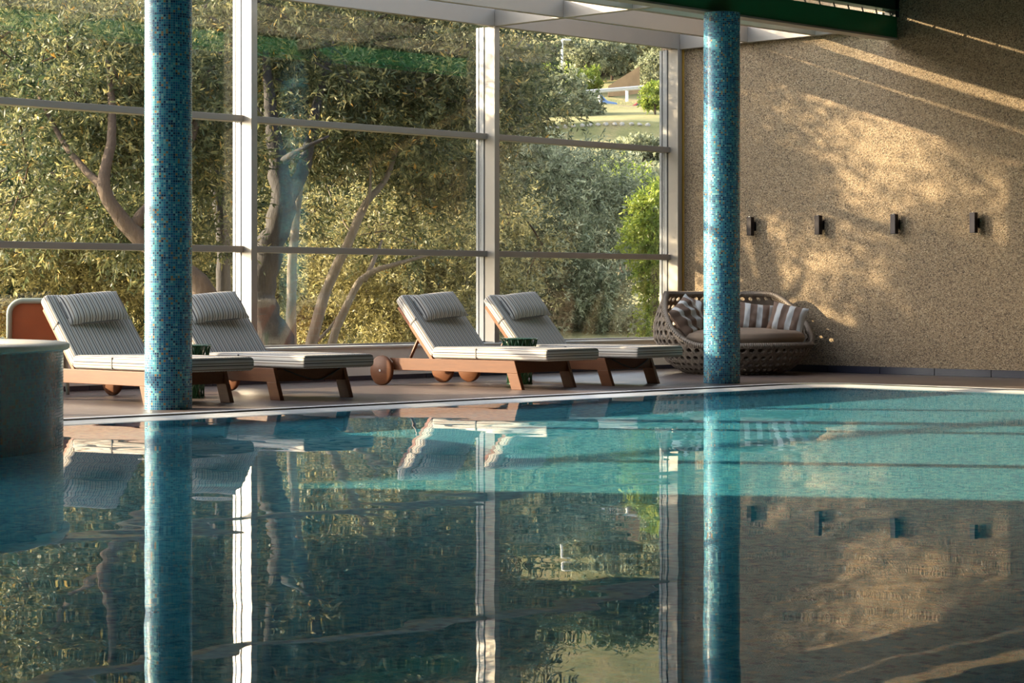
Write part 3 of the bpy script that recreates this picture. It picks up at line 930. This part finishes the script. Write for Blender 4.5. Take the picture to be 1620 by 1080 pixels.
# road, guard rail, street lamp, cars, retaining wall, rubble
rp = [on_hill(780 + 330 * k / 14, 185.5, 0.06) for k in range(15)]
m = MB()
for a_, b_ in zip(rp, rp[1:]):
    dn = Vector((WY, WX, 0)) * 3.4
    m.add([a_ - dn, b_ - dn, b_ + dn, a_ + dn], [(0, 1, 2, 3)])
tag(m.build('road', M['road']), 'narrow grey road across the hillside behind the guard rail', 'road', kind='structure')
gr = thing('guard_rail', 'pale steel guard rail along the hillside road', 'guard rail', on_hill(945, 181))
pts = []
for k in range(13):
    px = 846 + 175 * k / 12
    q = PT(px, 155 - 14 * k / 12, 181) - gr.location
    pts.append(q)
m = MB(); up = Vector((0, 0, 1))
prof = [0.0, 0.10, 0.17, 0.24, 0.34]; dep = [0.0, 0.06, 0.0, 0.06, 0.0]
tow = Vector((-WY, -WX, 0))
for a_, b_ in zip(pts, pts[1:]):
    for q in range(4):
        m.add([a_ + up * prof[q] + tow * dep[q], b_ + up * prof[q] + tow * dep[q], b_ + up * prof[q + 1] + tow * dep[q + 1], a_ + up * prof[q + 1] + tow * dep[q + 1]], [(0, 1, 2, 3)])
ro = m.build('rail', M['rail_steel'], gr); ro.modifiers.new('s', 'SOLIDIFY').thickness = 0.04
pm = MB().box(-0.09, 0.09, -0.09, 0.09, -0.9, 0.34).mesh('post', M['rail_steel'])
for k in (1, 4, 7, 10): share('post', pm, gr, pts[k] - tow * 0.1)
lp = thing('street_lamp', 'slender pale street lamp standing by the guard rail', 'street lamp', on_hill(889, 180.2))
zt = PT(889, 63, 180.2).z - lp.location.z
MB().tube([(0, 0, -0.3), (0, 0, zt)], [0.13, 0.09], 8).build('pole', M['pole'], lp, smooth=True)
sd_ = Vector((WX, -WY, 0))
MB().tube([(0, 0, zt - 0.05), sd_ * 0.25 + Vector((0, 0, zt)), sd_ * 0.75 + Vector((0, 0, zt - 0.03))], [0.12, 0.13, 0.08], 8).build('lamp_head', M['pole'], lp, smooth=True)
def car(px, paint, lab):
    p = on_hill(px, 185.0, 0.08)
    t = thing('car', lab, 'car', p, math.atan2(-WY, WX), 'cars on the hillside road')
    MB().prism([(-2.0, 0.3), (2.0, 0.3), (2.05, 0.75), (1.2, 0.92), (0.7, 1.42), (-1.1, 1.45), (-1.8, 0.95), (-2.05, 0.85)], -0.8, 0.8).build('body', M[paint], t, bevel=0.08)
    MB().prism([(1.0, 0.95), (0.62, 1.36), (-1.02, 1.38), (-1.5, 0.96)], -0.83, 0.83).build('side_window', M['car_glass'], t)
    for sx in (-1.25, 1.25):
        for sy in (-0.76, 0.76):
            w = MB().lathe([(0, -.1), (.32, -.1), (.32, .1), (0, .1)], 20).build('wheel', M['tyre'], t, loc=(sx, sy, 0.32)); w.rotation_euler = (PI / 2, 0, 0)
car(938, 'car_blue', 'blue car glimpsed under the middle of the guard rail')
car(1032, 'car_red', 'red car glimpsed at the end of the guard rail')
car(851, 'car_silver', 'silver car glimpsed at the near end of the guard rail')
rw = [PT(962, 136, 196), PT(1012, 104, 200), PT(1012, 152, 200), PT(962, 152, 196)]
m = MB(); bk_ = Vector((WY, WX, 0)) * 0.5
m.add(rw + [p + bk_ for p in rw], [(0, 3, 2, 1), (4, 5, 6, 7), (0, 1, 5, 4), (1, 2, 6, 5), (2, 3, 7, 6), (3, 0, 4, 7)])
tag(m.build('retaining_wall', M['rust']), 'ochre triangular retaining wall on the slope above the road', 'wall')
rs = random.Random(5)
def rock(c, s, mat='stone'):
    m = MB(); n, k = 7, 5
    off = [[rs.uniform(0.75, 1.15) for _ in range(n)] for _ in range(k + 1)]
    def fn(u, v):
        i = int(round(u * n)) % n; j = int(round(v * k))
        th, ph = 2 * PI * u, PI * v - PI / 2
        r = off[j][i] if 0 < j < k else 1
        return (s * r * math.cos(ph) * math.cos(th), s * r * math.cos(ph) * math.sin(th), s * 0.7 * r * math.sin(ph))
    m.grid(fn, n, k)
    return m.build('rock', M[mat], None, loc=c)
for k in range(13):
    px = 868 + 156 * k / 12 + rs.uniform(-1, 1)
    s = rs.uniform(0.19, 0.225)
    c = on_hill(px, 149.6, 0.04)
    tag(rock(c, s), 'pale rubble stone in the low bank wall below the grass slope', 'rock', 'stones in the bank wall')
for (px, py, s) in ((900, 126, 0.36), (914, 121, 0.38), (928, 119, 0.36), (942, 117, 0.33), (907, 135, 0.3)):
    tag(rock(on_hill(px, 196.5 + (126 - py) * 0.12, 0.05), s), 'pale grey boulder on the slope above the road', 'rock', 'boulders above the road')
hs = thing('hillside_house', 'grey house with dark lower storey on the wooded hill', 'house', on_hill(850, 235, -3), math.atan2(-WY, WX))
hz = PT(850, 62, 235).z - hs.location.z
MB().box(-7, 4.5, 0, 6, 0.0, hz - 6.5).build('lower_storey', M['slate'], hs)
MB().box(-7, 4.5, 0, 6, hz - 6.5, hz - 1).build('wall', M['house'], hs)
MB().box(-7.5, 5, -0.6, 6, hz - 4.2, hz - 3.9).build('ledge', M['slate'], hs)
MB().box(-7.5, 5, -0.6, 6.6, hz - 1, hz - 0.6).build('roof', M['slate'], hs)

# ------------------------------------------------------------------ trees
def leaves(centers, n_twigs, spread, twig_len, k, leaf_len, leaf_w, rg, droop=0.25, tint_mul=1.0):
    """clusters of twigs with lance-shaped leaves; returns verts, quads, tint"""
    C = np.asarray(centers, float)
    idx = rg.integers(0, len(C), n_twigs)
    base = C[idx, :3] + rg.normal(size=(n_twigs, 3)) * spread * C[idx, 3:4] * np.array([1, 1, 0.8])
    out = base - C[:, :3].mean(0)
    out /= np.linalg.norm(out, axis=1, keepdims=True) + 1e-6
    td = out * 0.6 + rg.normal(size=(n_twigs, 3)) * 0.7
    td[:, 2] -= droop
    td /= np.linalg.norm(td, axis=1, keepdims=True)
    t = rg.uniform(0, 1, (n_twigs, k))
    pos = base[:, None, :] + td[:, None, :] * (t[..., None] * twig_len)
    ld = td[:, None, :] * 0.75 + rg.normal(size=(n_twigs, k, 3)) * 0.6
    ld /= np.linalg.norm(ld, axis=2, keepdims=True)
    rn = rg.normal(size=(n_twigs, k, 3))
    sd = np.cross(ld, rn); sd /= np.linalg.norm(sd, axis=2, keepdims=True) + 1e-6
    ll = leaf_len * rg.uniform(0.65, 1.25, (n_twigs, k, 1)); lw = leaf_w * rg.uniform(0.7, 1.2, (n_twigs, k, 1))
    p0 = pos; p2 = pos + ld * ll; mid = pos + ld * ll * 0.5
    V = np.stack([p0, mid + sd * lw / 2, p2, mid - sd * lw / 2], 2).reshape(-1, 3)
    n = n_twigs * k
    Q = np.arange(n * 4).reshape(-1, 4)
    tw_t = rg.uniform(0, 1, (n_twigs, 1)) * 0.55 + rg.uniform(0, 1, (n_twigs, k)) * 0.45
    return V, Q, np.clip(tw_t.reshape(-1) * tint_mul, 0, 1)

def ellipsoid_centers(c, r, n, rg, hollow=0.45, zmin=None):
    d = rg.normal(size=(n, 3)); d /= np.linalg.norm(d, axis=1, keepdims=True)
    q = (hollow ** 3 + (1 - hollow ** 3) * rg.uniform(0, 1, (n, 1))) ** (1 / 3)
    P = np.array(c) + d * q * np.array(r)
    return np.concatenate([P, np.full((n, 1), 1.0)], 1)

def tree(name, lab, cat, base, trunks, blobs, mat, bark, seed, leaf=(0.078, 0.021), twig=0.30, k=12, spread=0.30, group=None, tint=1.0, nc=26):
    """trunks: list of (points in world, radii); blobs: (centre, radii, n_twigs)"""
    rg = np.random.default_rng(seed)
    base = Vector(base)
    t = thing(name, lab, cat, base, 0, group)
    allc = []
    for j, (pts, rr) in enumerate(trunks):
        P = [Vector(p) - base for p in pts]
        # smooth the polyline a little
        Q = []; R = []
        for i in range(len(P) - 1):
            for s in range(4):
                u = s / 4
                p0, p1, p2, p3 = P[max(i - 1, 0)], P[i], P[i + 1], P[min(i + 2, len(P) - 1)]
                q = 0.5 * ((2 * p1) + (p2 - p0) * u + (2 * p0 - 5 * p1 + 4 * p2 - p3) * u * u + (3 * p1 - p0 - 3 * p2 + p3) * u ** 3)
                w_ = float(rg.uniform(-1, 1)) * rr[i] * 0.10
                Q.append(q + Vector((w_, w_, 0))); R.append((rr[i] * (1 - u) + rr[i + 1] * u) * float(rg.uniform(0.93, 1.08)))
        Q.append(P[-1]); R.append(rr[-1])
        MB().tube(Q, R, 9).build('trunk' if j == 0 else 'branch', M[bark], t, smooth=True)
    Vs = []; Qs = []; Ts = []; n0 = 0
    brm = MB()
    for (c, r, n) in blobs:
        cc = np.array(Vector(c) - base)
        cen = ellipsoid_centers(cc, r, nc, rg)
        V, Q, T = leaves(cen, n, spread * max(r) * 0.45, twig, k, leaf[0], leaf[1], rg, tint_mul=tint)
        Vs.append(V); Qs.append(Q + n0); Ts.append(T); n0 += len(V)
        for i_, q in enumerate(cen[:16]):
            e = Vector(q[:3]); dd = np.linalg.norm(cen[:, :3] - q[:3], axis=1); jn = np.argsort(dd)[1 + int(rg.integers(0, 4))]
            s = Vector(cen[jn][:3]); mid = s.lerp(e, 0.5) + Vector(rg.normal(size=3) * 0.07 * max(r))
            brm.tube([s, mid, e], [0.016 * max(r) / 1.5, 0.012 * max(r) / 1.5, 0.005], 5, False)
    brm.build('branchlets', M[bark], t, smooth=True)['kind'] = 'stuff'
    me = np_mesh('foliage', np.concatenate(Vs), np.concatenate(Qs), M[mat], False, np.concatenate(Ts))
    o = bpy.data.objects.new('foliage', me); COL.objects.link(o); o.parent = t; o['kind'] = 'stuff'
    return t

P = PT
def gnd(px, d): return on_hill(px, d, -0.05)
# left olive with leaning brown trunk
tree('olive_tree', 'large olive tree with leaning brown trunk behind the near mosaic column', 'tree', gnd(345, 19.4),
     [([gnd(352, 19.4), P(325, 470, 19.4), P(270, 420, 19.4), P(207, 363, 19.4), P(165, 298, 19.4), P(178, 200, 19.7), P(170, 90, 20.1)], [0.12, 0.105, 0.095, 0.075, 0.06, 0.042, 0.02]),
      ([P(165, 298, 19.4), P(110, 240, 19.9), P(60, 150, 20.6)], [0.042, 0.03, 0.015]),
      ([P(207, 363, 19.4), P(290, 250, 20.0), P(330, 120, 20.8)], [0.06, 0.045, 0.02])],
     [(P(90, 90, 20.6), (1.2, 1.2, 0.85), 1150), (P(40, 250, 20.7), (1.1, 1.1, 0.9), 1000), (P(240, 175, 20.8), (0.95, 0.95, 0.75), 1300), (P(260, 290, 20.9), (0.9, 0.9, 0.8), 1500),
      (P(40, -70, 20.6), (1.3, 1.3, 0.6), 700), (P(150, -40, 24.0), (1.7, 1.7, 1.2), 1300), (P(260, 60, 24.4), (1.3, 1.3, 1.1), 1100)],
     'leaf_olive', 'bark_brown', 11)
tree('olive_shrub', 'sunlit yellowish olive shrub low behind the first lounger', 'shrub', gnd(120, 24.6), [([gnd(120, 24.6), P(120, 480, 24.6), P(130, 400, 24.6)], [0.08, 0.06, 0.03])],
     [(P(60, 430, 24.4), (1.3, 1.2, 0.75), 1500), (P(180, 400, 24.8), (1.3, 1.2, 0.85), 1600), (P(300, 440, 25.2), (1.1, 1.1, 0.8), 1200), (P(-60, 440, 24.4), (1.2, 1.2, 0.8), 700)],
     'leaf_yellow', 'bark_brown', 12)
# dark twisted olive
tree('olive_tree', 'old olive tree with thick dark twisted trunk beside the sunlit post', 'tree', gnd(430, 22.0),
     [([gnd(445, 22.0), P(428, 540, 22.0), P(412, 470, 22.0), P(424, 400, 22.0), P(446, 330, 22.0), P(440, 260, 22.1), P(428, 180, 22.2), P(420, 80, 22.4)], [0.27, 0.21, 0.15, 0.135, 0.14, 0.10, 0.07, 0.03]),
      ([P(446, 330, 22.0), P(480, 260, 22.2), P(500, 170, 22.4), P(530, 60, 22.8)], [0.10, 0.07, 0.05, 0.02]),
      ([gnd(360, 22.4), P(353, 480, 22.4), P(352, 380, 22.4), P(340, 250, 22.5), P(350, 120, 22.8)], [0.085, 0.075, 0.07, 0.06, 0.03]),
      ([P(440, 260, 22.1), P(470, 240, 21.9), P(520, 215, 21.8)], [0.05, 0.03, 0.012])],
     [(P(430, 110, 22.8), (1.3, 1.3, 1.1), 1150), (P(560, 90, 23.4), (1.6, 1.6, 1.2), 2000), (P(520, 150, 24.2), (1.3, 1.3, 0.8), 1300), (P(430, -90, 23.0), (1.7, 1.7, 1.2), 1300),
      (P(600, -90, 23.6), (1.7, 1.7, 1.1), 1200), (P(380, 250, 23.8), (0.9, 1.0, 1.0), 700)],
     'leaf_olive', 'bark_dark', 13)
tree('olive_tree', 'young olive tree with straight pale trunk beside the dark twisted one', 'tree', gnd(461, 23.0),
     [([gnd(460, 23.0), P(460, 500, 23.0), P(463, 400, 23.0), P(472, 310, 23.0), P(490, 200, 23.2)], [0.062, 0.056, 0.05, 0.042, 0.02])],
     [(P(520, 130, 24.4), (1.4, 1.3, 0.8), 1100)], 'leaf_olive', 'bark_pale', 14)
tree('olive_tree', 'slanting grey brown olive stems forking behind the middle window', 'tree', gnd(500, 23.4),
     [([gnd(486, 23.4), P(492, 543, 23.4), P(520, 450, 23.4), P(550, 385, 23.4), P(580, 320, 23.5), P(612, 280, 23.7), P(640, 190, 24.0)], [0.066, 0.062, 0.056, 0.05, 0.042, 0.03, 0.015]),
      ([gnd(515, 23.2), P(524, 543, 23.2), P(560, 460, 23.2), P(585, 432, 23.2), P(625, 418, 23.2), P(690, 400, 23.3)], [0.05, 0.046, 0.04, 0.036, 0.026, 0.012]),
      ([P(575, 445, 23.2), P(592, 410, 23.3), P(604, 380, 23.5)], [0.03, 0.024, 0.012]),
      ([P(568, 350, 23.5), P(584, 310, 23.4), P(586, 250, 23.5)], [0.025, 0.018, 0.008]),
      ([P(497, 543, 23.6), P(520, 520, 23.6), P(545, 485, 23.6)], [0.022, 0.016, 0.008])],
     [(P(680, 150, 24.6), (1.4, 1.3, 1.2), 1900), (P(660, 300, 25.2), (1.3, 1.2, 0.8), 1200), (P(735, 60, 24.0), (1.0, 1.0, 1.0), 900), (P(720, -110, 24.0), (1.5, 1.4, 1.0), 900),
      (P(798, 130, 25.5), (0.35, 0.35, 0.7), 300)],
     'leaf_olive', 'bark_pale', 15)
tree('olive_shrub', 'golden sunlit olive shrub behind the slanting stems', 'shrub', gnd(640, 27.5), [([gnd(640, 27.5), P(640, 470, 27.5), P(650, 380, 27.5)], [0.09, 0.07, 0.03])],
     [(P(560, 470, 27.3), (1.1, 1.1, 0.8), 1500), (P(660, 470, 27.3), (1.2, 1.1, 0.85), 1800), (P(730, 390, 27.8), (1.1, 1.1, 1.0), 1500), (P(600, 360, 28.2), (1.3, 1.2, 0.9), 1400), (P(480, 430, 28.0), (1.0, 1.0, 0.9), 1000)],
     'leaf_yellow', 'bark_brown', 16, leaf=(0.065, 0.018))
# right: big silvery olive
tree('silver_olive', 'big rounded silvery olive bush filling the window bay next to the aggregate wall', 'tree', gnd(890, 36.0), [([gnd(890, 36), P(890, 470, 36), P(885, 400, 36)], [0.16, 0.13, 0.06])],
     [(P(880, 330, 35.5), (1.5, 1.4, 0.95), 2400), (P(830, 290, 36.5), (1.0, 1.0, 0.6), 1100), (P(950, 350, 36.0), (0.9, 1.0, 0.9), 1300), (P(860, 460, 35.0), (1.3, 1.2, 0.9), 1700), (P(960, 470, 35.0), (1.0, 1.0, 0.8), 1300), (P(790, 420, 36.0), (0.8, 0.9, 1.2), 1000)],
     'leaf_silver', 'bark_brown', 17, leaf=(0.085, 0.026), twig=0.35)
tree('silver_olive', 'pale silvery olive further back above the rounded bush', 'tree', gnd(1000, 60.0), [([gnd(1000, 60), P(1000, 330, 60)], [0.2, 0.1])],
     [(P(1000, 300, 58), (1.4, 1.4, 0.6), 1100), (P(930, 295, 60), (1.5, 1.5, 0.5), 1000), (P(1050, 310, 58), (1.0, 1.0, 0.7), 700)], 'leaf_silver', 'bark_brown', 18, leaf=(0.14, 0.05), twig=0.5)
tree('lime_shrub', 'bright lime green climbing shrub beside the corner post', 'shrub', gnd(1034, 28.0), [([gnd(1036, 28), P(1036, 460, 28), P(1034, 330, 28)], [0.05, 0.04, 0.015])],
     [(P(1034, 330, 28), (0.25, 0.25, 0.32), 420), (P(1028, 385, 28), (0.32, 0.3, 0.35), 520), (P(1040, 440, 28), (0.24, 0.25, 0.4), 420), (P(1062, 390, 28), (0.3, 0.3, 0.7), 420), (P(1042, 520, 28), (0.22, 0.25, 0.35), 260)],
     'leaf_lime', 'bark_brown', 19, leaf=(0.05, 0.026), twig=0.16, k=10)
tree('lime_shrub', 'yellow green shrub between the silvery olives', 'shrub', gnd(985, 44.0), [([gnd(985, 44), P(985, 320, 44)], [0.08, 0.03])],
     [(P(985, 300, 44), (0.7, 0.7, 0.6), 600), (P(960, 290, 45), (0.5, 0.5, 0.4), 350)], 'leaf_lime', 'bark_brown', 20, leaf=(0.08, 0.04), twig=0.25)
# hillside bushes
hb = [('silvery olive bush growing below the guard rail', 875, 165, 165, (3.0, 2.6, 2.1), 1500, 'leaf_silver'),
      ('dark green bush standing beside the silvery one on the grass bank', 918, 172, 168, (1.6, 1.5, 1.3), 700, 'leaf_dark'),
      ('round green bush at the end of the guard rail', 1036, 152, 160, (1.1, 1.1, 1.0), 800, 'leaf_lime'),
      ('feathery pale shrub at the foot of the grass bank', 1015, 240, 130, (1.8, 1.6, 0.5), 800, 'leaf_silver'),
      ('bright green shrub above the road', 930, 124, 200, (1.3, 1.2, 1.0), 600, 'leaf_lime'),
      ('green shrub above the road behind the street lamp', 870, 128, 200, (2.6, 2.4, 1.4), 700, 'leaf_lime'),
      ('round grey olive tree on the upper slope behind the street lamp', 925, 88, 212, (2.3, 2.2, 1.8), 900, 'leaf_silver'),
      ('round grey olive tree on the upper slope above the retaining wall', 968, 85, 214, (2.0, 2.0, 1.9), 900, 'leaf_silver'),
      ('yellowish tree on the upper slope beside the retaining wall', 1003, 88, 216, (1.8, 1.8, 1.6), 700, 'leaf_yellow'),
      ('tall pale olive tree on the slope beside the corner post', 1046, 92, 205, (2.4, 2.4, 2.6), 1100, 'leaf_silver'),
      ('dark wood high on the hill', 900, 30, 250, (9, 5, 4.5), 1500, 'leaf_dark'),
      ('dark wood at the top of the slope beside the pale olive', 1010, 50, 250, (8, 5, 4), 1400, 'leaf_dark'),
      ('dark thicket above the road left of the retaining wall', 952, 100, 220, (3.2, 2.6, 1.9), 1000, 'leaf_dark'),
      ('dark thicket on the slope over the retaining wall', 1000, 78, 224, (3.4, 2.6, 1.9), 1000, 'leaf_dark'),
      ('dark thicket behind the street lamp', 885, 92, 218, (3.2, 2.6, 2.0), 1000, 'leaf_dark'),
      ('dark bush at the left edge of the grass bank', 806, 150, 150, (2.4, 2.2, 2.8), 1000, 'leaf_dark')]
for i, (lab, px, py, d, r, n, mt) in enumerate(hb):
    b_ = on_hill(px, d, -0.1); c_ = P(px, py, d)
    if c_.z < b_.z + r[2] * 0.4: c_.z = b_.z + r[2] * 0.4
    s_ = max(r) / 2.2
    tree('hillside_bush' if r[2] < 2.5 else 'hillside_tree', lab, 'bush' if r[2] < 2.5 else 'tree', b_, [([b_, b_.lerp(c_, 0.6), c_], [0.18 * s_, 0.13 * s_, 0.05 * s_])], [(c_, r, n)], mt, 'bark_brown', 40 + i,
         leaf=(0.24 * s_ ** 0.5, 0.11 * s_ ** 0.5), twig=0.4 * s_, k=14, spread=0.36, nc=22)
# dense trees closing the view behind the left and middle bays
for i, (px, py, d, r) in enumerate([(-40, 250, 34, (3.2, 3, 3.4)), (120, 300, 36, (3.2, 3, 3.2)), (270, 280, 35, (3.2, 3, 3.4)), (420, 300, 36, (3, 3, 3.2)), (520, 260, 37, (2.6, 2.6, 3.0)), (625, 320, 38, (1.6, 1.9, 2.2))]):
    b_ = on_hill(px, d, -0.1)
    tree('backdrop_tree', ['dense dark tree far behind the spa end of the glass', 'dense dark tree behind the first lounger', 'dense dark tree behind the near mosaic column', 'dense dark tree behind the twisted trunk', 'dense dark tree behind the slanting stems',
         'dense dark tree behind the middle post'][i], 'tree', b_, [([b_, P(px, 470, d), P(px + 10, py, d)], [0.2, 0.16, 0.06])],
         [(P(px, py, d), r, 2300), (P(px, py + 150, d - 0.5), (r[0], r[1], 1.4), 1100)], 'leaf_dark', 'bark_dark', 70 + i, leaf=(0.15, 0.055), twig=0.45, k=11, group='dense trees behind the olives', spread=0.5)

sc.cycles.max_bounces = 12
sc.cycles.transparent_max_bounces = 24
sc.cycles.use_denoising = True
